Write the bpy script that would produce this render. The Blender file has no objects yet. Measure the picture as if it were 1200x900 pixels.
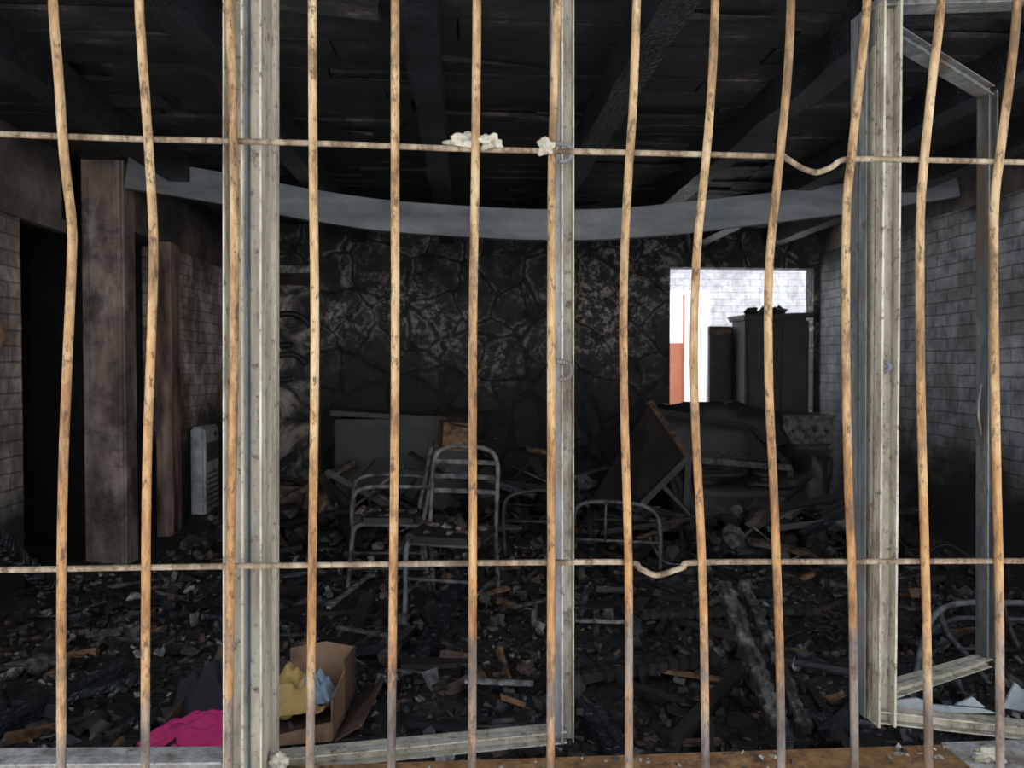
import bpy, bmesh, math, random
from mathutils import Vector, Matrix, Euler, noise
random.seed(7)
D=bpy.data; S=bpy.context.scene
S.view_settings.view_transform='Standard'
S.view_settings.look='None'
S.view_settings.exposure=0.45
# ---------------- camera ----------------
CAM=Vector((0,0,1.35)); YAW=math.radians(3.7); PIT=math.radians(1.27); F=900.0
cam_d=D.cameras.new('camera'); cam=D.objects.new('camera',cam_d); S.collection.objects.link(cam)
cam.location=CAM; cam.rotation_euler=(math.radians(90)-PIT,0,-YAW)
cam_d.sensor_width=36; cam_d.lens=36*F/1200; cam_d.clip_start=0.02
cam_d.dof.use_dof=True; cam_d.dof.focus_distance=1.35; cam_d.dof.aperture_fstop=10
S.camera=cam
RM=Euler((math.radians(90)-PIT,0,-YAW)).to_matrix()
def ray(u,v): return RM@Vector(((u-600)/F,-(v-450)/F,-1))
def PY(u,v,Y):
    r=ray(u,v); return CAM+r*(Y/r.y)
def PZ(u,v,Z=0):
    r=ray(u,v); return CAM+r*((Z-CAM.z)/r.z)
# ---------------- materials ----------------
class G:
    def __init__(s,name):
        s.m=D.materials.new(name); s.m.use_nodes=True; s.t=s.m.node_tree; s.N=s.t.nodes; s.L=s.t.links
        s.b=s.N['Principled BSDF']; s.tc=s.N.new('ShaderNodeTexCoord').outputs['Object']
    def put(s,sock,v):
        if v is None: return
        if hasattr(v,'links') or isinstance(v,bpy.types.NodeSocket): s.L.new(v,sock)
        else: sock.default_value=v
    def map(s,vec=None,scale=(1,1,1),loc=(0,0,0)):
        n=s.N.new('ShaderNodeMapping'); s.put(n.inputs[0],vec or s.tc); n.inputs['Scale'].default_value=scale; n.inputs['Location'].default_value=loc
        return n.outputs[0]
    def noise(s,scale,detail=6,rough=.6,vec=None,dist=0):
        n=s.N.new('ShaderNodeTexNoise'); s.put(n.inputs['Vector'],vec or s.tc)
        n.inputs['Scale'].default_value=scale; n.inputs['Detail'].default_value=detail; n.inputs['Roughness'].default_value=rough; n.inputs['Distortion'].default_value=dist
        return n.outputs['Fac']
    def vor(s,scale,feat='F1',vec=None,out='Distance',rand=1):
        n=s.N.new('ShaderNodeTexVoronoi'); n.feature=feat; s.put(n.inputs['Vector'],vec or s.tc); n.inputs['Scale'].default_value=scale
        n.inputs['Randomness'].default_value=rand
        return n.outputs[out]
    def ramp(s,fac,stops,interp='LINEAR'):
        n=s.N.new('ShaderNodeValToRGB'); s.put(n.inputs[0],fac); e=n.color_ramp.elements; n.color_ramp.interpolation=interp
        while len(e)<len(stops): e.new(.5)
        for i,(p,c) in enumerate(stops):
            e[i].position=p
            if not isinstance(c,(tuple,list)): c=(c,c,c)
            e[i].color=(*c[:3],1)
        return n.outputs[0]
    def mr(s,val,a,b,c=0,d=1):
        n=s.N.new('ShaderNodeMapRange'); n.interpolation_type='SMOOTHSTEP'; s.put(n.inputs[0],val)
        for i,x in enumerate((a,b,c,d)): n.inputs[i+1].default_value=x
        return n.outputs[0]
    def math(s,op,a,b=None):
        n=s.N.new('ShaderNodeMath'); n.operation=op; s.put(n.inputs[0],a); s.put(n.inputs[1],b); return n.outputs[0]
    def mix(s,f,a,b,mode='MIX'):
        n=s.N.new('ShaderNodeMix'); n.data_type='RGBA'; n.blend_type=mode; s.put(n.inputs[0],f)
        for i,x in ((6,a),(7,b)):
            if isinstance(x,(tuple,list)): x=(*x[:3],1)
            s.put(n.inputs[i],x)
        return n.outputs[2]
    def sep(s,vec=None):
        n=s.N.new('ShaderNodeSeparateXYZ'); s.put(n.inputs[0],vec or s.tc); return n.outputs
    def comb(s,x,y,z=0.0):
        n=s.N.new('ShaderNodeCombineXYZ'); s.put(n.inputs[0],x); s.put(n.inputs[1],y); s.put(n.inputs[2],z); return n.outputs[0]
    def bump(s,h,strength=.5,dist=.02):
        n=s.N.new('ShaderNodeBump'); s.put(n.inputs['Height'],h); n.inputs['Strength'].default_value=strength; n.inputs['Distance'].default_value=dist
        s.L.new(n.outputs[0],s.b.inputs['Normal'])
    def done(s,col,rough=.8,metal=0,spec=None):
        s.put(s.b.inputs['Base Color'],(*col,1) if isinstance(col,(tuple,list)) else col)
        s.put(s.b.inputs['Roughness'],rough); s.put(s.b.inputs['Metallic'],metal)
        if spec is not None: s.b.inputs['Specular IOR Level'].default_value=spec
        return s.m
def nm(name,stops,scale=5,detail=8,rough=.8,metal=0,bump=.4,bd=.01,stretch=(1,1,1),dist=0,spec=None):
    g=G(name); v=g.map(scale=stretch); n=g.noise(scale,detail,.62,v,dist); c=g.ramp(n,stops)
    if bump: g.bump(g.noise(scale*4,8,.65,v),bump,bd)
    return g.done(c,rough,metal,spec)
def brick(name,axis,zlo=.6,zhi=2.35,lo=.25,base=(.46,.45,.44),alt=(.36,.35,.34),yfade=None,mort=(.16,.155,.155),patch=.6,brown=0):
    g=G(name); o=g.sep(); wob=g.math('MULTIPLY',g.math('SUBTRACT',g.noise(5,3),.5),.035); wob2=g.math('MULTIPLY',g.math('SUBTRACT',g.noise(4,3,vec=g.map(loc=(9,3,4))),.5),.03)
    vec=g.comb(g.math('ADD',o[axis],wob),g.math('ADD',o[2],wob2))
    w=g.N.new('ShaderNodeTexBrick'); g.L.new(vec,w.inputs['Vector']); w.inputs['Scale'].default_value=1
    w.inputs['Brick Width'].default_value=.27; w.inputs['Row Height'].default_value=.092; w.inputs['Mortar Size'].default_value=.008; w.inputs['Mortar Smooth'].default_value=1
    w.inputs['Color1'].default_value=(*base,1); w.inputs['Color2'].default_value=(*alt,1); w.inputs['Mortar'].default_value=(*mort,1)
    n=g.noise(1.6,8,.65); n2=g.noise(14,6,.6); n3=g.noise(2.6,9,.7,vec=g.map(scale=(1,1,.6),loc=(5,5,5)))
    zz=g.math('ADD',o[2],g.math('MULTIPLY',g.math('SUBTRACT',n,.5),1.6))
    m=g.math('MULTIPLY',g.mr(zz,zlo-lo,zlo+lo),g.mr(zz,zhi-.3,zhi+.25,1,0))
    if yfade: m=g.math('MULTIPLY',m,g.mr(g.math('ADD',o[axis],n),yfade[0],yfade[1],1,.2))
    m=g.math('MULTIPLY',m,g.mr(n2,.25,.6,.6,1)); m=g.math('MULTIPLY',m,g.mr(n3,.38,.62,1-patch,1))
    bc=w.outputs['Color']
    if brown: bc=g.mix(g.mr(n3,.35,.6,brown,0),bc,(.25,.13,.07))
    col=g.mix(m,(.016,.015,.015),bc)
    h=g.math('ADD',g.math('MULTIPLY',w.outputs['Fac'],-1.0),g.math('MULTIPLY',n2,.6)); g.bump(h,.6,.012)
    return g.done(col,.85)
M={}
M['brickL']=brick('painted_brick_left',1,.75,2.6,.35,base=(.66,.58,.5),alt=(.5,.43,.37),mort=(.24,.2,.18),patch=.6,brown=.6)
M['brickLB']=brick('painted_brick_left_far',1,1.05,2.4,.4,base=(.8,.7,.6),alt=(.6,.52,.45),mort=(.35,.29,.25),patch=.65,brown=.55)
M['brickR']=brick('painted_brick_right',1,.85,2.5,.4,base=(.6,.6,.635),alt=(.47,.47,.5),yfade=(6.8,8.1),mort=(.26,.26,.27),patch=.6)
M['brickC']=brick('roofless_room_brick',0,-1,5,base=(.3,.3,.32),alt=(.26,.26,.28),mort=(.22,.22,.23),patch=.35)
M['plaster']=nm('sooty_plaster',[(.3,(.02,.018,.016)),(.5,(.08,.068,.058)),(.7,(.24,.19,.16))],2.2)
M['blotch']=nm('blistered_door_paint',[(.42,(.012,.011,.011)),(.5,(.08,.07,.065)),(.6,(.3,.26,.23)),(.8,(.42,.37,.34))],3.2,dist=1.5)
g=G('scorched_concrete'); n=g.noise(3,9,.7,g.map(scale=(2,2,.5))); n2=g.noise(1.7,8,.7); c=g.ramp(n,[(.3,(.06,.045,.034)),(.48,(.19,.145,.115)),(.62,(.33,.265,.22)),(.78,(.42,.37,.32))])
c=g.mix(g.mr(n2,.44,.62,0,.9),c,(.025,.02,.017)); g.bump(g.noise(25,8,.7),.6,.01); M['conc']=g.done(c,.85)
M['outer']=nm('outer_plaster',[(.3,(.5,.46,.4)),(.7,(.6,.56,.5))],3)
M['ground']=nm('outdoor_concrete',[(.3,(.42,.41,.4)),(.7,(.56,.55,.54))],2)
M['postb']=nm('burnt_brown_post',[(.35,(.03,.022,.018)),(.5,(.16,.1,.075)),(.7,(.42,.28,.22))],3,stretch=(3,3,.6))
# stone wall
g=G('sooty_flagstone'); o=g.sep(); w=g.noise(3,4); vec=g.comb(g.math('ADD',o[0],g.math('MULTIPLY',w,.25)),g.math('ADD',o[2],g.math('MULTIPLY',g.noise(2.4,3),.25)))
e=g.vor(2.7,'DISTANCE_TO_EDGE',vec)
big=g.noise(.9,5,.6); fine=g.noise(16,9,.72); med=g.noise(5,8,.7)
spall=g.math('MULTIPLY',g.mr(fine,.49,.61),g.mr(g.math('ADD',big,g.math('MULTIPLY',med,.4)),.6,.84))
base=g.ramp(med,[(.38,(.007,.007,.008)),(.52,(.024,.023,.023)),(.7,(.085,.078,.072))])
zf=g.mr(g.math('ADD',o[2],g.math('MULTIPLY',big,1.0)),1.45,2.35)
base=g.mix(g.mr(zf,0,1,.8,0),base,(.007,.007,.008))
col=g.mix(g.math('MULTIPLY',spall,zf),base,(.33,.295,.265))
line=g.mr(e,.0,.04,1,0); col=g.mix(g.math('MULTIPLY',g.math('MULTIPLY',line,g.mr(fine,.36,.5)),.85),col,(.008,.008,.008))
edge2=g.math('MULTIPLY',g.math('MULTIPLY',g.mr(e,.03,.05),g.mr(e,.085,.05)),g.mr(med,.44,.56)); col=g.mix(g.math('MULTIPLY',edge2,g.math('MULTIPLY',zf,.8)),col,(.27,.245,.215))
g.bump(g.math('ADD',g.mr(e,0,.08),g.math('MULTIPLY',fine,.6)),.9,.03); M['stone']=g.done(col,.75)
# ceiling char
g=G('charred_ceiling_boards'); v=g.map(scale=(.7,1.8,1)); n=g.noise(3.2,10,.78,v); f=g.noise(26,8,.75); bg_=g.noise(.8,4)
c=g.ramp(n,[(.45,(.009,.009,.010)),(.54,(.022,.02,.021)),(.6,(.075,.06,.06)),(.67,(.19,.15,.145)),(.78,(.32,.27,.26))])
c=g.mix(g.mr(f,.47,.62,0,.75),c,(.010,.010,.011)); c=g.mix(g.mr(bg_,.40,.55,.85,0),c,(.010,.010,.012))
g.bump(g.math('ADD',n,f),.9,.02); M['ceil']=g.done(c,.55)
g=G('alligator_char'); v=g.map(scale=(1,.6,1)); e=g.vor(42,'DISTANCE_TO_EDGE',v); n=g.noise(4,6)
c=g.mix(g.mr(e,0,.1,.7,0),g.ramp(n,[(.35,(.010,.010,.013)),(.7,(.035,.038,.047))]),(.004,.004,.004))
g.bump(g.math('ADD',g.mr(e,0,.2),g.noise(30)),.4,.01); M['char']=g.done(c,.42)
M['black']=nm('soot_black',[(.35,(.006,.006,.007)),(.6,(.018,.017,.018)),(.8,(.05,.047,.046))],5,rough=.6)
M['black2']=nm('scorched_brown_black',[(.35,(.009,.007,.006)),(.6,(.026,.02,.017)),(.78,(.09,.06,.042))],3,rough=.6)
g=G('burnt_floor'); n=g.noise(7,9,.7); f=g.noise(30,8,.75); v1=g.vor(34)
c=g.ramp(n,[(.38,(.008,.008,.008)),(.53,(.024,.02,.018)),(.68,(.075,.06,.05)),(.8,(.17,.14,.12))])
c=g.mix(g.math('MULTIPLY',g.mr(f,.56,.66),.55),c,(.24,.225,.21)); g.bump(g.math('ADD',f,g.math('MULTIPLY',v1,.7)),1,.04)
M['floor']=g.done(c,.6)
M['ash']=nm('pale_ash',[(.4,(.06,.057,.055)),(.52,(.2,.19,.18)),(.7,(.42,.4,.38))],26)
M['grey']=nm('grey_debris',[(.38,(.016,.015,.015)),(.62,(.12,.113,.107))],22)
M['brown']=nm('brown_debris',[(.38,(.012,.009,.007)),(.62,(.14,.085,.055))],18)
M['orangewood']=nm('scorched_raw_wood',[(.35,(.03,.018,.01)),(.6,(.24,.125,.06)),(.8,(.34,.2,.11))],16)
M['sheet']=nm('heat_stained_galvanised',[(.3,(.07,.076,.082)),(.5,(.135,.145,.155)),(.75,(.25,.255,.26))],3,rough=.6,metal=.1,stretch=(.6,1,2.5),bump=.1)
M['tube']=nm('sooty_tubular_steel',[(.38,(.02,.02,.02)),(.5,(.085,.087,.088)),(.75,(.2,.2,.19))],14,rough=.65,bump=.2,bd=.003)
M['tubed']=nm('dark_tubular_steel',[(.35,(.012,.012,.012)),(.55,(.035,.033,.032)),(.8,(.1,.09,.08))],14,rough=.65,bump=.2,bd=.003)
K=.72
def k3(a): return tuple(x*K for x in a)
def barmat(name,hor=False):
    g=G(name); o=g.sep(); v=g.map(scale=(1,1,.2)); n=g.noise(30,10,.74,v); n2=g.noise(80,7,.78,g.map(scale=(1,1,.5))); n3=g.noise(10,8,.75,g.map(scale=(1,1,.6)))
    top=g.ramp(n,[(p,k3(a)) for p,a in [(.34,(.09,.05,.022)),(.44,(.25,.15,.065)),(.54,(.39,.275,.145)),(.68,(.54,.44,.29))]])
    rust=g.ramp(n,[(p,k3(a)) for p,a in [(.34,(.06,.032,.016)),(.44,(.22,.10,.032)),(.54,(.37,.19,.07)),(.68,(.47,.33,.17))]])
    dark=g.ramp(n,[(p,k3(a)) for p,a in [(.34,(.03,.027,.025)),(.5,(.11,.095,.085)),(.68,(.25,.21,.17))]])
    zz=g.math('ADD',o[2],g.math('MULTIPLY',g.math('SUBTRACT',g.noise(4.5,8,.7),.5),1.3))
    c=g.mix(g.mr(zz,1.0,1.65,.95,.15),top,rust); c=g.mix(g.mr(zz,.76,1.0,.95,0),c,dark)
    if hor: c=g.ramp(n,[(p,k3(a)) for p,a in [(.34,(.06,.04,.025)),(.45,(.17,.12,.075)),(.55,(.28,.215,.145)),(.7,(.43,.37,.27))]])
    c=g.mix(g.mr(n2,.52,.62,0,.85),c,(.045,.024,.012)); c=g.mix(g.mr(n3,.52,.64,0,.75),c,(.075,.042,.022))
    g.bump(n2,.8,.002); return g.done(c,.75,0,.3)
M['bar']=barmat('rusted_cream_bar'); M['rod']=barmat('rusted_rod',True)
def frmat(name,a,b,c_,d_,sp=.66,k=K):
    g=G(name); v=g.map(scale=(1,1,.18)); n=g.noise(24,10,.72,v); n2=g.noise(50,9,.75); n3=g.noise(2.5,4); n4=g.noise(8,9,.78,g.map(scale=(1,1,.35),loc=(3,1,7)))
    c=g.ramp(n,[(p,tuple(x*k for x in q_)) for p,q_ in ((.3,a),(.45,b),(.58,c_),(.75,d_))]); c=g.mix(g.mr(n3,.5,.7,0,.5),c,tuple(x*k for x in b)); c=g.mix(g.mr(n2,.53,sp,0,.85),c,(.05,.034,.022))
    c=g.mix(g.mr(n4,.50,.62,0,.75),c,(.095,.065,.04))
    g.bump(n2,.6,.003); return g.done(c,.75,.0,.3)
M['frame']=frmat('peeling_cream_frame',(.17,.145,.105),(.35,.315,.24),(.5,.455,.355),(.66,.61,.5))
M['frameg']=frmat('scorched_grey_frame',(.06,.07,.08),(.11,.122,.13),(.2,.205,.2),(.36,.35,.31))
M['sillr']=frmat('rusted_sill',(.06,.03,.015),(.22,.1,.035),(.36,.19,.08),(.42,.3,.18),.6)
M['sillw']=frmat('pale_sill',(.16,.15,.135),(.3,.285,.26),(.44,.42,.385),(.6,.575,.54))
M['foam']=nm('melted_plaster_blob',[(.3,(.13,.115,.085)),(.7,(.34,.315,.245))],60,bd=.004)
M['card']=nm('cardboard',[(.3,(.06,.035,.02)),(.5,(.2,.12,.065)),(.75,(.32,.2,.12))],5,bump=.15)
M['cardd']=nm('scorched_cardboard',[(.35,(.012,.008,.006)),(.55,(.08,.045,.027)),(.8,(.22,.13,.08))],5,bump=.15)
def cl(n,c): 
    return nm(n,[(.3,tuple(x*.75 for x in c)),(.7,c)],30,bump=.2,bd=.003,rough=.9)
M['pink']=cl('pink_cloth',(.5,.025,.13)); M['yellow']=cl('yellow_cloth',(.45,.3,.10)); M['blue']=cl('pale_blue_cloth',(.22,.29,.35)); M['red']=cl('red_cloth',(.4,.02,.03)); M['dcl']=cl('dark_cloth',(.012,.013,.018))
M['white']=nm('smoked_white_enamel',[(.3,(.12,.12,.12)),(.5,(.36,.37,.38)),(.8,(.6,.6,.6))],5,rough=.45,bump=.1)
M['wpaint']=nm('white_paint',[(.3,(.7,.72,.74)),(.7,(.8,.82,.84))],3)
M['orange']=nm('orange_red_paint',[(.3,(.22,.065,.035)),(.7,(.33,.12,.07))],3)
g=G('broken_glass'); g.b.inputs['Transmission Weight'].default_value=.6; g.bump(g.noise(20,4),.2,.002); M['glass']=g.done(g.ramp(g.noise(12,5),[(.4,(.25,.28,.29)),(.7,(.45,.48,.48))]),.25)
M['chl']=nm('grey_char',[(.3,(.012,.012,.012)),(.5,(.045,.042,.038)),(.72,(.22,.2,.18))],16,rough=.55)
# ---------------- mesh builder ----------------
class B:
    def __init__(s): s.v=[];s.f=[];s.mi=[];s.ms=[];s.sm=[]
    def m(s,k):
        if k not in s.ms: s.ms.append(k)
        return s.ms.index(k)
    def add(s,vs,fs,k,smooth=False):
        o=len(s.v); s.v+= [Vector(p) for p in vs]; i=s.m(k)
        for f in fs: s.f.append([o+j for j in f]); s.mi.append(i); s.sm.append(smooth)
    def box(s,c,sz,k,rot=(0,0,0),jit=0,bev=0):
        R=Euler(rot).to_matrix() if not isinstance(rot,Matrix) else rot
        c=Vector(c); h=Vector(sz)/2
        if bev:
            bm=bmesh.new(); bmesh.ops.create_cube(bm,size=1)
            for q in bm.verts: q.co=Vector((q.co.x*sz[0],q.co.y*sz[1],q.co.z*sz[2]))
            bmesh.ops.bevel(bm,geom=bm.edges[:],offset=bev,segments=2,affect='EDGES')
            bm.verts.index_update()
            s.add([c+R@q.co for q in bm.verts],[[q.index for q in f.verts] for f in bm.faces],k); bm.free(); return
        vs=[]
        for x in(-1,1):
            for y in(-1,1):
                for z in(-1,1):
                    vs.append(c+R@Vector((x*h.x+random.uniform(-jit,jit),y*h.y+random.uniform(-jit,jit),z*h.z+random.uniform(-jit,jit))))
        s.add(vs,[(0,1,3,2),(4,6,7,5),(0,4,5,1),(2,3,7,6),(0,2,6,4),(1,5,7,3)],k)
    def bx(s,a,b,k):
        s.box([(a[i]+b[i])/2 for i in range(3)],[abs(b[i]-a[i]) for i in range(3)],k)
    def sweep(s,pts,prof,k,up=None,smooth=False,closed=False):
        pts=[Vector(p) for p in pts]; n=len(pts); m=len(prof); vs=[]; prevn=None
        for i,p in enumerate(pts):
            if closed: t=(pts[(i+1)%n]-pts[i-1]).normalized()
            else: t=(pts[min(i+1,n-1)]-pts[max(i-1,0)]).normalized()
            if up is not None:
                a=Vector(up)-t*t.dot(Vector(up)); a.normalize()
            else:
                if prevn is None:
                    a=Vector((0,0,1)) if abs(t.z)<.9 else Vector((0,1,0))
                else: a=prevn
                a=(a-t*t.dot(a)).normalized(); prevn=a
            b=t.cross(a)
            for (x,y) in prof: vs.append(p+b*x+a*y)
        fs=[]
        for i in range(n if closed else n-1):
            for j in range(m):
                i2=(i+1)%n; fs.append((i*m+j,i*m+(j+1)%m,i2*m+(j+1)%m,i2*m+j))
        if not closed: fs.append(tuple(range(m-1,-1,-1))); fs.append(tuple((n-1)*m+j for j in range(m)))
        s.add(vs,fs,k,smooth)
    def tube(s,pts,r,k,sub=6,seg=10,smoothpath=True):
        if smoothpath and len(pts)>2: pts=cr(pts,sub)
        s.sweep(pts,[(r*math.cos(a*2*math.pi/seg),r*math.sin(a*2*math.pi/seg)) for a in range(seg)],k,smooth=True)
    def strip(s,pts,w,h,k,up=(0,-1,0),sub=1):
        if sub>1: pts=cr(pts,sub)
        s.sweep(pts,[(-w/2,-h/2),(w/2,-h/2),(w/2,h/2),(-w/2,h/2)],k,up=up)
    def rock(s,c,r,k,seed,flat=.6,sub=2,smooth=False,amp=.5):
        bm=bmesh.new(); bmesh.ops.create_icosphere(bm,subdivisions=sub,radius=1)
        sx,sy=random.uniform(.6,1.4),random.uniform(.6,1.4); R=Matrix.Rotation(random.uniform(0,6),3,'Z')@Matrix.Rotation(random.uniform(-.5,.5),3,'X')
        vs=[]
        for p in bm.verts:
            d=1+amp*noise.fractal(p.co*1.5+Vector((seed*3.1,seed,0)),1,2,3)
            vs.append(Vector(c)+R@Vector((p.co.x*d*r*sx,p.co.y*d*r*sy,p.co.z*d*r*flat)))
        bm.verts.index_update(); s.add(vs,[[x.index for x in f.verts] for f in bm.faces],k,smooth); bm.free()
    def obj(s,name,xf=None,bevel=0,parent=None):
        me=D.meshes.new(name); me.from_pydata([tuple(p) for p in s.v],[],s.f)
        for k in s.ms: me.materials.append(M[k])
        me.polygons.foreach_set('material_index',s.mi); me.polygons.foreach_set('use_smooth',s.sm); me.update()
        bm=bmesh.new(); bm.from_mesh(me); bmesh.ops.recalc_face_normals(bm,faces=bm.faces); bm.to_mesh(me); bm.free()
        ob=D.objects.new(name,me); S.collection.objects.link(ob)
        if xf is not None: ob.matrix_world=xf
        if bevel: 
            md=ob.modifiers.new('bevel','BEVEL'); md.width=bevel; md.segments=2; md.limit_method='ANGLE'
        if parent: ob.parent=parent
        return ob
def cr(P,n):
    P=[Vector(p) for p in P]; out=[]
    for i in range(len(P)-1):
        p0=P[max(i-1,0)];p1=P[i];p2=P[i+1];p3=P[min(i+2,len(P)-1)]
        for j in range(n):
            t=j/n; out.append(.5*((2*p1)+(p2-p0)*t+(2*p0-5*p1+4*p2-p3)*t*t+(3*p1-p0-3*p2+p3)*t**3))
    out.append(P[-1]); return out
def simple(name,a,b,k,bevel=0):
    q=B(); q.bx(a,b,k); return q.obj(name,bevel=bevel)
# ---------------- room shell ----------------
BY=7.6; LX=-2.6; LX2=-2.3; RX=3.62; CZ=2.75; FY=1.27
q=B(); nx,ny=220,200; x0,x1,y0,y1=-2.6,3.62,FY,BY
def fh(x,y):
    h=.05*noise.fractal(Vector((x*1.3,y*1.3,0)),1,2,6)+.03*noise.noise(Vector((x*6,y*6,3)))+.014*noise.noise(Vector((x*22,y*22,7)))
    return max(h+.02+.16*max(0,(y-5.2)/2.4)**1.3*(1+.6*noise.noise(Vector((x*1.7,y*2,9)))),-.02)
vs=[(x0+(x1-x0)*i/nx,y0+(y1-y0)*j/ny,0) for j in range(ny+1) for i in range(nx+1)]
vs=[(x,y,fh(x,y)) for x,y,_ in vs]
q.add(vs,[(j*(nx+1)+i,j*(nx+1)+i+1,(j+1)*(nx+1)+i+1,(j+1)*(nx+1)+i) for j in range(ny) for i in range(nx)],'floor',True)
q.bx((-3.6,1.14,-.2),(3.82,9.0,-.03),'floor'); q.obj('floor')
q=B(); q.bx((LX-.2,FY,0),(LX,4.72,2.25),'brickL'); q.bx((LX-.2,FY,2.25),(LX,5.2,CZ),'plaster')
q.bx((LX-.02,FY,2.22),(LX+.04,5.2,2.3),'plaster')
q.bx((-3.6,4.5,-.05),(-3.5,6.6,CZ),'black'); q.bx((-3.6,4.5,-.05),(LX-.2,4.6,CZ),'black'); q.bx((-3.6,6.5,-.05),(LX2-.2,6.6,CZ),'black')  # black closure added behind the gaps to keep them dark and leak-free
q.bx((LX2-.2,5.55,2.3),(LX2,BY,CZ),'plaster'); q.bx((LX2-.2,6.2,0),(LX2,BY,2.3),'brickLB')
q.obj('wall_left')
q=B(); q.box((-2.38,5.37,CZ/2),(.27,.2,CZ),'conc',bev=.015)
for s_ in(-.09,.09): q.box((-2.38+s_,5.268,1.3),(.010,.012,2.6),'conc')
q.obj('concrete_column')
q=B(); q.box((-2.27,6.1,1.15),(.12,.2,2.3),'postb',bev=.01); q.obj('door_post')
q=B(); dl,dr,dz=-2.18,-1.38,2.33; pl,pr,pz=2.08,3.56,2.35
T=.18
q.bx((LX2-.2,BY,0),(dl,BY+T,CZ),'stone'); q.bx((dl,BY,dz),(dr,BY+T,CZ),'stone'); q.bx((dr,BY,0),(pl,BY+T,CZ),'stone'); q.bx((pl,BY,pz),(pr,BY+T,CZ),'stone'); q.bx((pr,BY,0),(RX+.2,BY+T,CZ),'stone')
q.obj('wall_back')
q=B(); q.bx((dl-.5,BY+1.0,0),(dr+.5,BY+1.1,CZ),'plaster'); q.bx((dl-.5,BY+T,0),(dl-.4,BY+1,CZ),'plaster'); q.bx((dr+.4,BY+T,0),(dr+.5,BY+1,CZ),'plaster'); q.bx((dl-.5,BY+T,CZ-.1),(dr+.5,BY+1,CZ),'black'); q.obj('wall_alcove')
q=B(); q.bx((dl,BY-.03,0),(dl+.07,BY+.1,dz),'grey'); q.bx((dr-.07,BY-.03,0),(dr,BY+.1,dz),'plaster'); q.bx((dl,BY-.03,dz-.07),(dr,BY+.1,dz),'ash')
q.box(((dl+dr)/2+.1,BY+.1,1.1),(.6,.05,2.1),'blotch',(0,.02,.1)); 
for zc in (.55,1.45): q.box(((dl+dr)/2+.1,BY+.06,zc),(.42,.03,.62),'blotch',(0,.02,.1),bev=.01)
for (zc,rr) in ((1.72,.2),(1.35,.16)):
    q.tube([((dl+dr)/2+.1+rr*math.cos(a*.6),BY+.03,zc+rr*.8*math.sin(a*.6)+.05*noise.noise(Vector((a,zc,0)))) for a in range(9)],.03,'black',sub=3)
q.obj('door_1')
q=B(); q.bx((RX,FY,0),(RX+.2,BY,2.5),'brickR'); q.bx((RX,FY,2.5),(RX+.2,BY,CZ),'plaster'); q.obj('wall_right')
q=B(); q.bx((-3.6,.4,CZ),(3.9,BY+T,CZ+.12),'ceil'); q.bx((dl-.6,BY+T,CZ),(dr+.6,BY+1.1,CZ+.12),'ceil'); q.obj('ceiling_and_added_eave')  # slab runs forward as an added, unseen eave that shades the grille
q=B(); y=1.5
while y<BY-.05:
    bw=random.uniform(.13,.2); x=-2.5
    while x<3.55:
        L=random.uniform(.8,2.2); x2=min(x+L,3.6)
        if random.random()>.07:
            q.box(((x+x2)/2,y+bw/2,CZ-.015-random.uniform(0,.012)),(x2-x-.01,bw-.012,.02),'ceil',(random.uniform(-.05,.05),random.uniform(-.008,.008),random.uniform(-.006,.006)),jit=.004)
        x=x2
    y+=bw
for i in range(26):
    x=random.uniform(-2.2,3.2); y=random.uniform(2.4,7)
    q.box((x,y,CZ-.06),(random.uniform(.15,.5),random.uniform(.05,.14),.008),'ceil',(random.uniform(-.35,.35),random.uniform(-.15,.15),random.uniform(-.2,.2)),jit=.015)
q.obj('ceiling_boards')
for i,x in enumerate((-1.85,-1.0,-.15,.72,1.55,2.35,3.1)):
    q=B(); n=40; pts=[(x+.015*noise.noise(Vector((x*3,j*.4,0))),1.5+(BY-1.5)*j/n,CZ-.11+.012*noise.noise(Vector((x,j*.9,4)))) for j in range(n+1)]
    q.strip(pts,.13,.16,'char',up=(0,0,1)); q.obj('ceiling_joist')
z0=PY(600,889,1.26).z
q=B(); q.bx((-2.8,1.14,0),(3.82,1.26,z0-.05),'outer'); q.bx((-3.0,1.14,0),(-2.6,1.26,CZ),'outer'); q.bx((3.5,1.14,0),(3.82,1.26,CZ),'outer'); q.obj('wall_front')  # unseen part of the opening widened to let more daylight in
simple('ground_outside',(-14,-14,-.12),(14,1.14,-.02),'ground')
q=B(); q.bx((.6,10.6,0),(7,10.8,3.6),'brickC'); q.obj('wall_roofless_room'); simple('roofless_room_ground',(.6,9.0,-.12),(7,10.6,-.02),'ground')  # second room left without a roof so the sky lights its brick
q=B(); Yd=8.9; a=PY(784,340,Yd); b=PY(830,500,Yd); c=PY(801,402,Yd)
q.bx((a.x,Yd,0),(c.x,Yd+.06,a.z),'wpaint'); q.bx((a.x,Yd-.01,0),(c.x,Yd-.005,c.z),'orange'); q.bx((c.x,Yd+.02,0),(b.x,Yd+.05,a.z),'wpaint'); q.bx((b.x-.03,Yd-.03,0),(b.x,Yd+.05,a.z-.03),'wpaint')
q.bx((c.x-.01,Yd-.02,0),(c.x+.01,Yd,a.z-.05),'orange')
q.obj('door_2')
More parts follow.
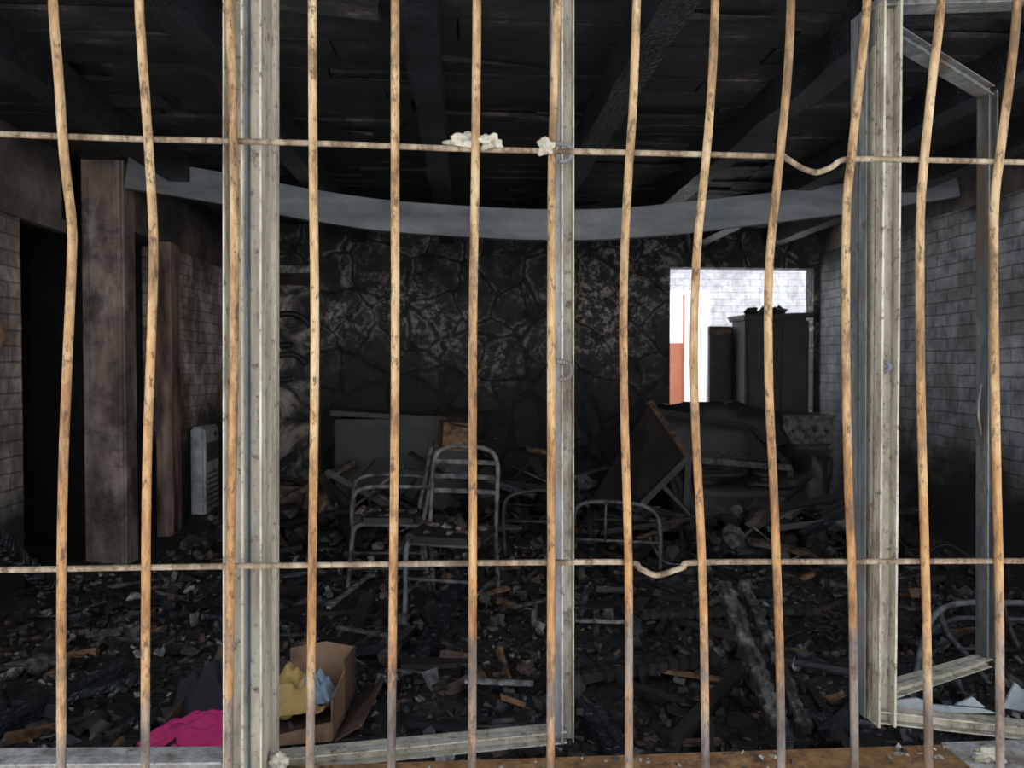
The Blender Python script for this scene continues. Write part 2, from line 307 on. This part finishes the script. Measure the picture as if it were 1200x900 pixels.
# ---------------- sagging beam ----------------
YB=5.2
top=[(150,185),(270,205),(360,222),(450,235),(560,243),(640,246),(730,244),(860,231),(1000,214),(1120,196)]
pts=[PY(u,v+18,YB) for u,v in top]
pts=cr(pts,6)
q=B(); w=.205
q.sweep(pts,[(-.025,-w/2),(.025,-w/2),(.025,w/2),(-.025,w/2)],'sheet',up=(0,0,1))
q.sweep([p+Vector((0,0,-w/2+.004)) for p in pts],[(-.035,-.005),(.035,-.005),(.035,.005),(-.035,.005)],'sheet',up=(0,0,1))
q.obj('sagging_steel_beam')
# ---------------- grille ----------------
GY=1.15
bars=[[(-38,0),(-22,260),(-26,500),(-27,895)],
[(62,0),(68,80),(75,180),(84,260),(84,310),(78,450),(74,560),(72,700),(72,905)],
[(163,0),(168,80),(176,200),(180,290),(178,380),(173,520),(171,660),(170,905)],
[(268,0),(272,100),(275,250),(274,450),(270,660),(268,905)],
[(366,0),(367,200),(369,400),(366,660),(363,905)],
[(463,0),(463,200),(463,450),(461,660),(458,905)],
[(559,0),(557,200),(554,400),(554,660),(553,905)],
[(653,0),(650,100),(647,200),(646,400),(646,660),(645,905)],
[(746,0),(742,120),(735,230),(731,330),(731,450),(735,600),(737,700),(737,905)],
[(838,0),(834,100),(826,200),(817,290),(813,400),(815,500),(821,620),(825,740),(827,905)],
[(927,0),(922,100),(910,220),(901,320),(901,450),(906,560),(910,660),(914,780),(916,905)],
[(1016,0),(1010,70),(998,180),(992,250),(991,400),(994,560),(999,700),(1002,905)],
[(1103,0),(1093,90),(1082,200),(1078,280),(1079,450),(1083,620),(1086,740),(1089,905)],
[(1192,0),(1185,80),(1172,180),(1165,250),(1165,400),(1168,560),(1171,700),(1172,905)],
[(1282,0),(1262,180),(1255,400),(1258,700),(1260,905)]]
q=B()
for bl in bars:
    bl=[(bl[0][0]+(bl[0][0]-bl[1][0])*.3,-130)]+bl[:-1]+[(bl[-1][0],935)]
    q.tube([PY(u,v,GY) for u,v in bl],.0064,'bar',sub=6,seg=12)
hy=GY+.009
for hp in ([(-70,152),(0,157),(170,163),(370,168),(560,175),(740,179),(905,183),(920,185),(938,196),(957,202),(976,195),(992,187),(1060,187),(1200,190),(1300,192)],
           [(-70,670),(0,668),(170,665),(460,661),(640,659),(735,659),(750,666),(770,674),(800,665),(820,659),(1000,658),(1300,657)]):
    q.tube([PY(u,v,hy) for u,v in hp],.0046,'rod',sub=6,seg=8)
q.strip([PY(-80,-125,GY),PY(1310,-125,GY)],.02,.02,'bar'); 
q.obj('window_grille')
def blob(name,c,s,k,seed=0,amp=.45):
    bm=bmesh.new(); bmesh.ops.create_icosphere(bm,subdivisions=4,radius=1)
    for p in bm.verts:
        d=1+amp*noise.fractal(p.co*1.2+Vector((seed*3.1,0,seed)),1,2,3)
        p.co=Vector((p.co.x*s[0]*d,p.co.y*s[1]*d,p.co.z*s[2]*d))
    q=B(); bm.verts.index_update(); q.add([Vector(c)+p.co for p in bm.verts],[[x.index for x in f.verts] for f in bm.faces],k,True); bm.free()
    return q.obj(name)
blob('plaster_scrap',PY(545,164,GY+.005),(.024,.009,.009),'foam',1,.8); blob('plaster_scrap',PY(574,167,GY+.005),(.016,.009,.009),'foam',2,.8)
blob('plaster_scrap',PY(642,172,GY+.0),(.014,.010,.012),'foam',3,.6)
# ---------------- window frames ----------------
def pan(a,b,w,t,k,q,lip=True):
    q.strip([a,b],w,t,k)
    a=Vector(a);b=Vector(b)
    if lip:
        tdir=(b-a).normalized(); side=tdir.cross(Vector((0,-1,0))).normalized()
        for sgn,ww in ((1,.12),(-1,.12)):
            off=side*sgn*(w/2-w*ww/2)+Vector((0,-t*.8,0))
            q.strip([a+off,b+off],w*ww,t*.9,k)
WY=1.21
q=B()
pan(PY(281,-130,WY),PY(281,925,WY),.030,.03,'frame',q); pan(PY(303,-130,WY+.005),PY(304,925,WY+.005),.031,.036,'frame',q)
q.strip([PY(291,-130,WY-.015),PY(291,925,WY-.015)],.006,.03,'frameg')
pan(PY(-80,-122,WY),PY(1310,-122,WY),.04,.03,'frame',q)
pan(PY(1300,-130,WY),PY(1300,900,WY),.04,.03,'frame',q); pan(PY(-75,-130,WY),PY(-75,900,WY),.04,.03,'frame',q)
pan(PY(-80,892,WY+.02),PY(268,889,WY+.02),.026,.03,'sillw',q)
q.obj('window_1',bevel=.0015)
q=B()
def C(u,v,d): 
    return PY(u,v,d)
A0=C(322,889,1.29);A1=C(662,856,1.36);T0=C(322,-125,1.29);T1=C(660,-95,1.36)
pan(A0,A1,.022,.022,'frame',q); pan(T0,T1,.024,.022,'frame',q); pan(C(663,-95,1.36),C(663,862,1.36),.022,.024,'frame',q); 
q.strip([C(650,-95,1.345),C(651,860,1.345)],.016,.03,'frameg')
pan(C(322,-125,1.27),C(322,893,1.27),.010,.02,'frame',q,False)
for v in (180,435): q.tube([C(652,v-12,1.33),C(668,v-8,1.325),C(668,v+6,1.325),C(655,v+10,1.33)],.004,'frameg')
q.obj('casement_frame',bevel=.001)
q=B(); fy=1.285
pan(C(1034,10,fy),C(1027,842,fy),.032,.028,'frame',q); pan(C(1008,20,fy+.03),C(1006,830,fy+.03),.018,.03,'frameg',q)
pan(C(1024,8,fy),C(1195,3,fy+.02),.02,.022,'frameg',q); pan(C(1015,832,fy),C(1230,856,fy+.01),.022,.022,'frame',q)
pan(C(1225,0,fy+.02),C(1230,860,fy+.01),.03,.022,'frameg',q)
q.strip([C(1041,690,fy-.01),C(1034,800,fy-.01)],.004,.01,'foam')
q.tube([C(1030,420,fy-.02),C(1043,430,fy-.03),C(1028,440,fy-.02)],.004,'frameg')
q.obj('casement_frame',bevel=.001)
q=B()
h0=C(1042,42,1.31); h1=C(1154,110,1.55); h2=C(1152,772,1.55); h3=C(1040,806,1.31)
pan(h0,h1,.020,.02,'frameg',q); pan(h1,h2,.020,.022,'frameg',q); pan(h2,h3,.018,.02,'frame',q); pan(h3,h0,.012,.02,'frameg',q,False)
q.tube([C(1150,450,1.54),C(1146,480,1.53),C(1150,510,1.54)],.003,'frameg')
q.obj('casement_frame',bevel=.001)
q=B()
for P_ in ([(1175,830),(1190,800),(1203,812),(1215,835)],[(1040,822),(1075,818),(1095,826),(1150,830),(1170,836),(1040,834)],[(1120,826),(1140,817),(1155,829)]):
    vs=[C(u,v,fy+.004) for u,v in P_]; n=len(vs); vs2=[p+Vector((0,.004,0)) for p in vs]
    q.add(vs+vs2,[tuple(range(n)),tuple(range(2*n-1,n-1,-1))]+[(i,(i+1)%n,n+(i+1)%n,n+i) for i in range(n)],'glass')
q.obj('broken_glass_shards')
q=B()
def xs(u): return PY(u,890,1.2).x
q.bx((-1.0,1.13,z0-.05),(xs(310),1.26,z0+.004),'sillw'); q.bx((xs(310),1.13,z0-.055),(xs(1130),1.26,z0),'sillr'); q.bx((xs(1130),1.13,z0-.05),(1.3,1.26,z0+.004),'sillw')
for i in range(50):
    x=random.uniform(-.75,.9); s=random.uniform(.003,.008); q.box((x,random.uniform(1.2,1.255),z0+s*.2),(s*1.6,s,s*.7),random.choice(['foam','sillw','ash','black2','black2']),(random.random(),random.random(),3*random.random()),jit=s*.3)
q.obj('window_sill',bevel=.002)
blob('plaster_scrap',PY(1158,884,1.19),(.022,.01,.012),'foam',5,.8); blob('plaster_scrap',PY(327,893,1.2),(.012,.01,.014),'foam',6,.8)
# ---------------- debris ----------------
q=B(); keysD=['black']*8+['black2']*4+['brown']*2+['grey']*2; keysL=['black']*4+['black2']*2+['brown']*3+['grey']*4+['ash']*4
def rxy():
    while 1:
        x=random.uniform(-2.45,3.42); y=random.uniform(1.5,7.3)
        if y>5.0 and x<-2.05: continue
        if y>5.5 and random.random()<.3: continue
        return x,y
def key(x,y):
    f=noise.noise(Vector((x*1.6,y*1.6,5)))+.35*noise.noise(Vector((x*5,y*5,1)))-.16*(x-.3)
    return random.choice(keysL if f>.06 else keysD)
for i in range(9500):
    x,y=rxy(); t=random.random(); k=key(x,y); z=fh(x,y)
    rot=(random.uniform(-.7,.7),random.uniform(-.7,.7),random.uniform(0,6.3))
    if t<.06:
        sz=(random.uniform(.1,.4),random.uniform(.012,.035),random.uniform(.01,.03)); rot=(rot[0]*.5,rot[1]*.4,rot[2])
        if k=='ash': k='grey'
        if random.random()<.12: k='orangewood'
    elif t<.25: s=random.uniform(.012,.045)*random.uniform(.6,1.3); sz=(s*random.uniform(.8,2),s,random.uniform(.003,.010))
    else: s=random.uniform(.005,.022); sz=(s*random.uniform(1,2.8),s,s*random.uniform(.4,.9))
    q.box((x,y,z+sz[2]*.3+.004),sz,k,rot,jit=min(sz[0],sz[1])*.33)
for i in range(1100):
    x,y=rxy(); r=random.uniform(.010,.045) if random.random()<.9 else random.uniform(.045,.09)
    q.rock((x,y,fh(x,y)+r*.1),r,random.choice(['black','black','black','black2','brown','grey'] if r<.03 else ['black','black','black2']),i,random.uniform(.3,.6),sub=2,amp=.9)
for i in range(1000):
    x,y=rxy()
    s=random.uniform(.015,.065); R=Euler((random.uniform(-.7,.7),random.uniform(-.7,.7),random.uniform(0,6.3))).to_matrix(); c=Vector((x,y,fh(x,y)+.025)); cv=random.uniform(.4,2)
    vs=[]
    for a in range(5):
        for b in range(3):
            xx=(a/4-.5)*s*1.5; yy=(b/2-.5)*s; vs.append(c+R@Vector((xx+random.uniform(-.15,.15)*s,yy+random.uniform(-.2,.2)*s,cv*xx*xx/s*1.2+random.uniform(-.08,.08)*s)))
    q.add(vs,[(a*3+b,a*3+b+1,a*3+b+4,a*3+b+3) for a in range(4) for b in range(2)],key(x,y),True)
for i in range(75):
    x,y=rxy(); L=random.uniform(.25,.8); w_=random.uniform(.03,.07)
    q.box((x if abs(x)<2 else x*.7,y,fh(x,y)+.04),(L,w_,random.uniform(.02,.045)),random.choice(['black','char','black2','black2','chl']),(random.uniform(-.15,.15),random.uniform(-.12,.12),random.uniform(0,3.1)),jit=.01)
for (u1,v1,u2,v2,k) in ((545,798,625,801,'ash'),(672,727,745,729,'ash'),(395,735,455,745,'grey'),(385,712,440,668,'ash'),(770,785,850,797,'orangewood'),(735,800,800,822,'black2'),(600,712,650,700,'grey')):
    a=PZ(u1,v1,.09); b=PZ(u2,v2,.09); q.strip([a,b],.022,.015,k,up=(0,0,1))
q.obj('fire_debris')
def heap(name,xa,xb,ya,yb,zh,n,seed,wires=8):
    rnd=random.Random(seed); q=B()
    for i in range(n):
        x=rnd.uniform(xa,xb); y=rnd.uniform(ya,yb); L=rnd.uniform(.25,.9); tilt=rnd.uniform(-.9,.9); z=.1+rnd.random()**1.6*zh
        k=rnd.choice(['black','black','black2','black2','char','brown','chl'])
        q.box((x,y,max(z,abs(math.sin(tilt))*L/2+.05)),(L,rnd.uniform(.03,.09),rnd.uniform(.012,.04)),k,(rnd.uniform(-.4,.4),tilt,rnd.uniform(-1.2,1.2)),jit=.008)
    for i in range(n*2):
        x=rnd.uniform(xa,xb); y=rnd.uniform(ya,yb); z=.08+rnd.random()**2*zh*.6
        q.rock((x,y,z),rnd.uniform(.04,.13),rnd.choice(['black','black','black2','grey']),i+seed*50,.7,amp=.7)
    for i in range(wires):
        x=rnd.uniform(xa,xb); y=rnd.uniform(ya,yb)-.1; P=[Vector((x,y,.15+rnd.random()*zh*.5))]
        for j in range(5): P.append(P[-1]+Vector((rnd.uniform(-.05,.25),rnd.uniform(-.1,.1),rnd.uniform(-.14,.14))))
        for p in P: p.z=max(p.z,.06)
        q.tube(P,rnd.uniform(.004,.01),rnd.choice(['tubed','tube','black']),sub=5,seg=6)
    q.obj(name)
heap('burnt_lath_heap',1.1,3.0,5.0,5.6,.4,22,3,12)
heap('burnt_lath_heap',-1.9,-.3,5.5,6.1,.4,20,5,5)
heap('burnt_lath_heap',-.25,.95,5.7,6.6,.65,24,8,4)
def cbeam(name,a,b,w,h,k='char',seed=1,seg=.045):
    a=Vector(a);b=Vector(b);t=(b-a);L=t.length;t.normalize(); up=Vector((0,0,1)); side=t.cross(up).normalized(); up2=side.cross(t)
    R=Matrix((t,side,up2)).transposed(); q=B(); rnd=random.Random(seed); n=max(2,int(L/seg))
    q.box((a+b)/2,(L,w*.72,h*.72),k,R)
    for i in range(n):
        c=a+t*(L*(i+.5)/n); wv=1+.25*noise.noise(Vector((i*.35,seed*7,0)))
        for j in (-.25,.25):
            R2=R@Euler((rnd.uniform(-.12,.12),rnd.uniform(-.12,.12),rnd.uniform(-.15,.15))).to_matrix()
            q.box(c+side*w*wv*j+side*rnd.uniform(-.005,.005),(L/n*rnd.uniform(.75,.95),w*.46*wv,h*rnd.uniform(.75,1.15)),k,R2,bev=.005)
    return q.obj(name)
a=PZ(847,685,.42);b=PZ(922,875,.07); cbeam('charred_timber',a,b,.062,.06,'chl',1,.05)
a=PZ(870,683,.36);b=PZ(944,855,.09); cbeam('charred_timber',a,b,.05,.05,'chl',2,.04)
a=PZ(495,765,.06);b=PZ(540,680,.2); cbeam('charred_timber',a,b,.07,.06,'char',3)
cbeam('charred_timber',PZ(-30,610,.75),PZ(62,690,.1),.07,.07,'char',4)
cbeam('charred_timber',PZ(640,800,.08),PZ(840,770,.12),.06,.05,'black2',5); cbeam('charred_timber',PZ(750,720,.08),PZ(960,715,.1),.06,.04,'black2',6)
cbeam('charred_timber',PZ(690,830,.06),PZ(720,880,.06),.08,.05,'char',7)
# ---------------- chairs ----------------
def chair(name,xf,tm='tube',arms=False,seat=True,slats=4,seatmat='black2'):
    q=B(); r=.0135
    q.tube([(-.2,.27,0),(-.2,.215,.3),(-.2,.2,.45),(-.2,.235,.68),(-.198,.25,.80),(-.17,.262,.875),(-.1,.268,.905),(0,.27,.91),(.1,.268,.905),(.17,.262,.875),(.198,.25,.80),(.2,.235,.68),(.2,.2,.45),(.2,.215,.3),(.2,.27,0)],r,tm,sub=5)
    for s in(-1,1):
        q.tube([(s*.19,-.235,0),(s*.19,-.225,.2),(s*.19,-.215,.38),(s*.19,-.18,.43),(s*.19,-.1,.435),(s*.19,.2,.43)],r,tm,sub=5)
        q.tube([(s*.19,-.22,.17),(s*.2,.235,.17)],.009,tm)
        if arms: q.tube([(s*.2,.235,.67),(s*.24,.15,.675),(s*.25,-.05,.675),(s*.25,-.17,.66),(s*.235,-.225,.6),(s*.2,-.225,.43)],r,tm,sub=5)
    q.tube([(-.19,-.19,.43),(.19,-.19,.43)],.009,tm); q.tube([(-.19,-.225,.25),(.19,-.225,.25)],.009,tm); q.tube([(-.19,.2,.43),(.19,.2,.43)],.009,tm)
    for i in range(slats):
        z=.82-.085*i; q.strip(cr([(-.195,.25-.02*(i*.4),z),(-.1,.275-.02*(i*.4),z),(.1,.275-.02*(i*.4),z),(.195,.25-.02*(i*.4),z)],5),.006,.026,tm,up=(0,0,1))
    if seat:
        bm=bmesh.new(); bmesh.ops.create_cube(bm,size=1)
        for p in bm.verts: p.co=Vector((p.co.x*.42,p.co.y*.42,p.co.z*.035))
        bmesh.ops.bevel(bm,geom=[e for e in bm.edges if abs(e.verts[0].co.z-e.verts[1].co.z)>.01],offset=.06,segments=5,affect='EDGES')
        bm.verts.index_update(); q.add([p.co+Vector((0,-.01,.46)) for p in bm.verts],[[x.index for x in f.verts] for f in bm.faces],seatmat); bm.free()
        for i in range(22): q.rock((random.uniform(-.17,.17),random.uniform(-.18,.15),.483),random.uniform(.008,.03),random.choice(['grey','ash','black','brown']),i,.5,amp=.7)
    return q.obj(name,xf)
def X(loc,rz,rx=0,ry=0,s=1): return Matrix.Translation(loc)@Matrix.Rotation(rz,4,'Z')@Matrix.Rotation(ry,4,'Y')@Matrix.Rotation(rx,4,'X')@Matrix.Scale(s,4)
c1=PZ(530,722,0); chair('metal_chair',X((c1.x,c1.y,.01),-.3,0,0,.97),slats=3,seatmat='black2')
c2=PZ(452,688,0); chair('metal_armchair',X((c2.x,c2.y,.0),-1.45,-.05,0,.97),arms=True,tm='tube',slats=2)
q=B(); Y=4.75
def T(L,r=.0125,k='tube',sub=6): q.tube([PY(*p) for p in L],r,k,sub=sub)
T([(672,672,4.9),(672,610,4.8),(680,592,4.75),(700,588,Y),(740,590,Y),(762,597,Y),(773,615,Y),(774,668,4.75)])
T([(675,632,4.85),(772,636,Y)],.009)
for u in (710,740): T([(u,590,Y),(u-1,634,4.8)],.007)
T([(688,592,4.75),(690,600,5.2),(692,632,5.3)],.0125,'tubed'); T([(755,594,Y),(790,604,5.2),(800,632,5.3)],.0125,'tubed'); T([(690,608,5.25),(798,612,5.25)],.009,'tubed')
q.obj('metal_chair')
q=B()
T([(592,652,5.0),(590,600,5.0),(596,583,5.0),(612,577,5.0),(640,575,5.0),(652,585,5.0),(655,648,5.0)],.012,'tubed')
T([(592,610,5.0),(655,612,5.0)],.009,'tubed'); T([(592,600,5.0),(575,612,5.4),(572,636,5.5)],.012,'tubed')
q.obj('metal_chair')
q=B()
T([(1062,872,2.75),(1072,800,2.9),(1082,750,3.0),(1098,718,3.05),(1125,707,3.1),(1165,706,3.15),(1220,708,3.2),(1262,716,3.25),(1280,750,3.3),(1285,800,3.1)])
T([(1085,745,3.0),(1110,728,3.25),(1135,724,3.4),(1200,726,3.45),(1260,730,3.4)],.01)
T([(1100,716,3.05),(1112,745,3.1),(1140,775,3.15),(1168,812,3.0)]); T([(1175,707,3.15),(1183,735,3.3),(1200,775,3.4),(1215,815,3.3)],.01)
T([(1078,775,2.95),(1130,742,3.4),(1175,736,3.5)],.008,'tubed'); T([(1125,760,3.12),(1205,762,3.35)],.008,'tubed')
q.obj('metal_chair')
# ---------------- cardboard box with clothes ----------------
q=B()
def panel(vs,k,t=.006):
    vs=[Vector(v) for v in vs]; n=(vs[1]-vs[0]).cross(vs[2]-vs[0]).normalized()*t; m=len(vs)
    q.add(vs+[v+n for v in vs],[tuple(range(m)),tuple(range(2*m-1,m-1,-1))]+[(i,(i+1)%m,m+(i+1)%m,m+i) for i in range(m)],k)
fl=PZ(195,884,.05);fr=PZ(388,868,.05); dep=Vector((.03,.36,0)); H=Vector((0,0,.21))
bl_=fl+dep; br=fr+dep
panel([fl,fr,br,bl_],'cardd')
mb=bl_.lerp(br,.55); panel([bl_,mb,mb+H*.75,bl_.lerp(br,.3)+H*.95,bl_+H*.7],'cardd'); panel([mb,br,br+H*.95,bl_.lerp(br,.8)+H*1.08,mb+H],'card')
mr_=fr.lerp(br,.5); panel([fr,mr_,mr_+H*.8,fr+H*.7],'card'); panel([mr_,br,br+H*.95,mr_+H],'cardd')
panel([bl_,fl,fl+H*.55,bl_+H*.7],'cardd')
m=fl.lerp(fr,.62); panel([m,fr,fr+H*.32,m+H*.15],'card'); 
panel([bl_+H*.7,bl_.lerp(br,.4)+H*.85,bl_.lerp(br,.35)+H*1.0+Vector((0,.1,0)),bl_+H*.9+Vector((0,.12,0))],'cardd')
panel([fr+Vector((.01,0,0)),br+Vector((.01,0,0)),br+Vector((.12,-.02,.08)),fr+Vector((.1,.03,.04))],'cardd')
q.obj('cardboard_box')
def cloth(name,c,sx,sy,h,k,seed,rot=0):
    n=44; vs=[]; R=Matrix.Rotation(rot,3,'Z')
    for j in range(n+1):
        for i in range(n+1):
            u=i/n*2-1;v=j/n*2-1; rr=min(1,(u*u+v*v)**.5); f=max(0,1-rr**2.2)
            p=Vector((u*1.8+seed*5,v*1.8,seed)); w=noise.fractal(p,1,2,3)
            e=1+.3*noise.noise(Vector((u*1.0+seed,v*1.0,seed*2)))
            rid=abs(noise.noise(Vector((u*1.8+seed,v*3.2,seed))))
            vs.append(Vector(c)+R@Vector((u*sx/2*e*(1-.2*v*v),v*sy/2*e*(1-.2*u*u),h*f*(.75+.4*w)-h*.35*rid+.008*w+.01)))
    q=B(); q.add(vs,[(j*(n+1)+i,j*(n+1)+i+1,(j+1)*(n+1)+i+1,(j+1)*(n+1)+i) for j in range(n) for i in range(n)],k,True)
    o=q.obj(name); md=o.modifiers.new('s','SOLIDIFY'); md.thickness=.006; return o
cloth('black_jacket',fl.lerp(fr,.2)+Vector((0,.22,.07)),.32,.3,.2,'dcl',2,.3)
cloth('yellow_cloth',fl.lerp(fr,.72)+Vector((0,.17,.08)),.27,.26,.12,'yellow',3,.5)
cloth('pale_blue_cloth',fl.lerp(fr,.86)+Vector((.0,.15,.10)),.15,.16,.09,'blue',4,-.3)
cloth('pink_cloth',fl.lerp(fr,.2)+Vector((0,.0,.05)),.38,.17,.08,'pink',5,.25)
cloth('red_cloth',fl.lerp(fr,.36)+Vector((0,.3,.16)),.12,.12,.08,'red',6)
# ---------------- heater ----------------
q=B(); zb=PY(242,604,6.6).z; zt=PY(242,500,6.6).z
q.box((0,0,0),(.12,.38,zt-zb),'white',bev=.02); q.box((.065,0,.16),(.012,.28,.16),'grey',bev=.004)
for i in range(7): q.box((.065,0,-.02-.045*i),(.012,.28,.012),'grey')
q.box((.06,.08,.3),(.02,.05,.04),'black',bev=.006)
q.box((0,0,-(zt-zb)/2-.07),(.08,.28,.16),'black')
q.obj('gas_heater',X((LX2+.1,6.72,(zb+zt)/2),0))
# ---------------- dresser ----------------
q=B(); a=PY(392,490,6.3); b=PY(520,560,6.3)
q.box(((a.x+b.x)/2,6.5,.55),(b.x-a.x,.42,.75),'black',bev=.01)
for i in range(2):
    for j in range(2): q.box(((a.x+b.x)/2+(j-.5)*.42,6.28,.38+.33*i),(.38,.02,.28),'black',(0,.03*(j-i),0),bev=.006)
q.box(((a.x+b.x)/2,6.5,.95),(b.x-a.x+.06,.46,.04),'black2',(0,.06,0)); 
for j in(-1,1): q.box(((a.x+b.x)/2+j*.38,6.5,.12),(.06,.38,.22),'black')
q.obj('burnt_dresser')
a=PY(516,495,6.1); b=PY(549,528,6.1); q=B(); q.box(((a.x+b.x)/2,6.15,(a.z+b.z)/2),(b.x-a.x,.2,a.z-b.z),'orangewood',(0,.1,.2),jit=.008); q.box(((a.x+b.x)/2+.04,6.1,a.z),(.2,.14,.008),'cardd',(.4,.2,.2)); q.box(((a.x+b.x)/2,6.25,b.z/2),(.34,.3,b.z),'black2'); q.obj('scorched_carton')
# ---------------- collapsed table & sofa ----------------
q=B()
q.add([PY(762,472,5.9),PY(806,536,5.4),PY(742,600,5.3),PY(690,590,5.7),PY(755,480,6.0),PY(800,545,5.5),PY(740,604,5.4),PY(700,596,5.8)],[(0,1,2,3),(4,7,6,5),(0,4,5,1),(1,5,6,2),(2,6,7,3),(3,7,4,0)],'black2')
for (u1,v1,y1_,u2,v2,y2_,k) in ((762,472,5.88,806,536,5.38,'brown'),(806,536,5.38,742,600,5.28,'black2'),(760,480,6.0,880,500,6.3,'black2'),(806,538,5.4,925,548,5.9,'grey'),(880,500,6.3,925,548,5.9,'black2'),(806,540,5.4,800,640,5.4,'black2'),(925,548,5.9,925,640,5.9,'black2')):  # lighter brown and grey strips paint the highlights along two edges
    q.strip([PY(u1,v1,y1_),PY(u2,v2,y2_)],.045,.04,k)
q.obj('collapsed_table')
q=B(); s1=PZ(860,640,0)
cx,cy=s1.x+.2,s1.y+.55
def lump(c,sz,k,seed,rot=(0,0,0),amp=.12):
    bm=bmesh.new(); bmesh.ops.create_cube(bm,size=1); bmesh.ops.subdivide_edges(bm,edges=bm.edges[:],cuts=7,use_grid_fill=True); R=Euler(rot).to_matrix(); vs=[]
    for p in bm.verts:
        v=p.co*2; r=(abs(v.x)**5+abs(v.y)**5+abs(v.z)**5)**.2; v=v/r*1.0 if r>0 else v
        v=v*(1+amp*noise.fractal(v*1.6+Vector((seed*4,0,0)),1,2,4)); vs.append(Vector(c)+R@Vector((v.x*sz[0]/2,v.y*sz[1]/2,v.z*sz[2]/2)))
    bm.verts.index_update(); q.add(vs,[[x.index for x in f.verts] for f in bm.faces],k,True); bm.free()
lump((cx,cy,.28),(1.15,.75,.32),'black',1); lump((cx,cy+.36,.64),(1.15,.22,.74),'black',2,(-.15,0,0),.25)
for s in(-1,1): lump((cx+s*.55,cy,.38),(.22,.78,.6),'black',5+s,(0,.1*s,0),.2)
for j in(-1,1): lump((cx+j*.27,cy-.05,.47),(.52,.6,.14),'black2',9+j,(.08*j,.06*j,0),.3)
for i in range(9):
    x=cx-.45+.11*i; q.tube([(x+.025*math.cos(a*1.2),cy-.1+.03*math.sin(a*1.2)+.03*i%.2,.5+.008*a) for a in range(20)],.003,'tubed',sub=2,seg=5)
q.obj('burnt_sofa')
q=B(); a=PY(872,372,7.15); b=PY(946,500,7.15)
q.box(((a.x+b.x)/2,7.3,a.z/2),(b.x-a.x,.4,a.z),'black',bev=.03); q.box(((a.x+b.x)/2,7.3,a.z+.01),(b.x-a.x+.04,.44,.05),'black2',(0,-.05,0),jit=.012)
for j in(-1,1): q.box(((a.x+b.x)/2+j*.15,7.09,a.z*.55),(.26,.02,a.z*.8),'black',(0,.02*j,0),bev=.006)
for i in range(7): q.rock(((a.x+b.x)/2+random.uniform(-.2,.25),7.25,a.z+.05),random.uniform(.04,.09),'black',i+300,.7,amp=.8)
q.obj('charred_cabinet')
q=B(); a=PY(832,382,7.5); b=PY(872,475,7.5); q.box(((a.x+b.x)/2,7.56,a.z/2),(b.x-a.x+.0,.05,a.z),'black2',(0,0,.1)); q.box(((a.x+b.x)/2,7.52,a.z-.05),(b.x-a.x+.03,.04,.05),'brown',(0,-.1,.1)); q.obj('burnt_door_leaf')
q=B(); a=PY(925,492,6.4); b=PY(985,560,6.4); cx=(a.x+b.x)/2
q.box((cx,6.75,a.z/2),(b.x-a.x,.45,a.z),'grey',bev=.01); q.box((cx,6.75,a.z+.015),(b.x-a.x+.02,.47,.03),'grey',bev=.008); q.box((cx,6.52,a.z*.45),((b.x-a.x)*.8,.02,a.z*.5),'black',bev=.006); q.tube([(cx-.17,6.48,a.z*.75),(cx+.17,6.48,a.z*.75)],.01,'tubed')
for j in range(4): q.tube([(cx-.15+.1*j,6.53,a.z*.88),(cx-.15+.1*j,6.5,a.z*.88)],.012,'black')
q.obj('kitchen_stove')
q=B(); c=PZ(1030,655,0); n=24
prof=[(.0,.14),(.0,.16),(.16,.165),(.17,.175),(.18,.165),(.32,.17),(.34,.18),(.35,.17),(.35,.15),(.05,.14),(.05,.0)]
vs=[];fs=[]
for z,r in prof:
    for i in range(n): vs.append((c.x+r*math.cos(i*2*math.pi/n),c.y+r*math.sin(i*2*math.pi/n),z+.02))
for j in range(len(prof)-1):
    for i in range(n): fs.append((j*n+i,j*n+(i+1)%n,(j+1)*n+(i+1)%n,(j+1)*n+i))
q.add(vs,fs,'black',True); q.obj('burnt_bucket')
for i,(u,v,w,h) in enumerate(((335,590,.35,.3),(378,585,.2,.3),(435,610,.3,.03))):
    p=PZ(u,v+20,.1); p.y=min(p.y,6.2); q=B(); q.box((p.x,p.y,.1+h/2),(w,.22,h),'brown',(.15*(i-1),.2,.4*i),jit=.03); q.box((p.x+.1,p.y-.15,.1+h*.3),(w*.7,.02,h*.7),'card' if i==1 else 'cardd',(.5,.3,i),jit=.02); q.obj('scorched_carton')
blob('torn_insulation',(LX+.05,4.36,PY(0,395,4.5).z),(.04,.06,.1),'card',9,.5)
# ---------------- light ----------------
w=D.worlds.new('sky'); S.world=w; w.use_nodes=True; nt=w.node_tree; bg=nt.nodes['Background']
tc=nt.nodes.new('ShaderNodeTexCoord'); sp=nt.nodes.new('ShaderNodeSeparateXYZ'); nt.links.new(tc.outputs['Generated'],sp.inputs[0])
rp=nt.nodes.new('ShaderNodeValToRGB'); mr=nt.nodes.new('ShaderNodeMapRange'); mr.inputs[1].default_value=0; mr.inputs[2].default_value=.8; nt.links.new(sp.outputs[2],mr.inputs[0]); nt.links.new(mr.outputs[0],rp.inputs[0])
rp.color_ramp.elements[0].color=(.97,.98,1,1); rp.color_ramp.elements[1].color=(.36,.46,.62,1)
nt.links.new(rp.outputs[0],bg.inputs[0]); bg.inputs[1].default_value=3.2
sd=D.lights.new('sun','SUN'); sd.energy=9; sd.angle=.01; sd.color=(1,.96,.9); so=D.objects.new('sun',sd); S.collection.objects.link(so)
so.rotation_euler=(math.radians(20),0,math.radians(-4)); so.location=(0,-3,6)
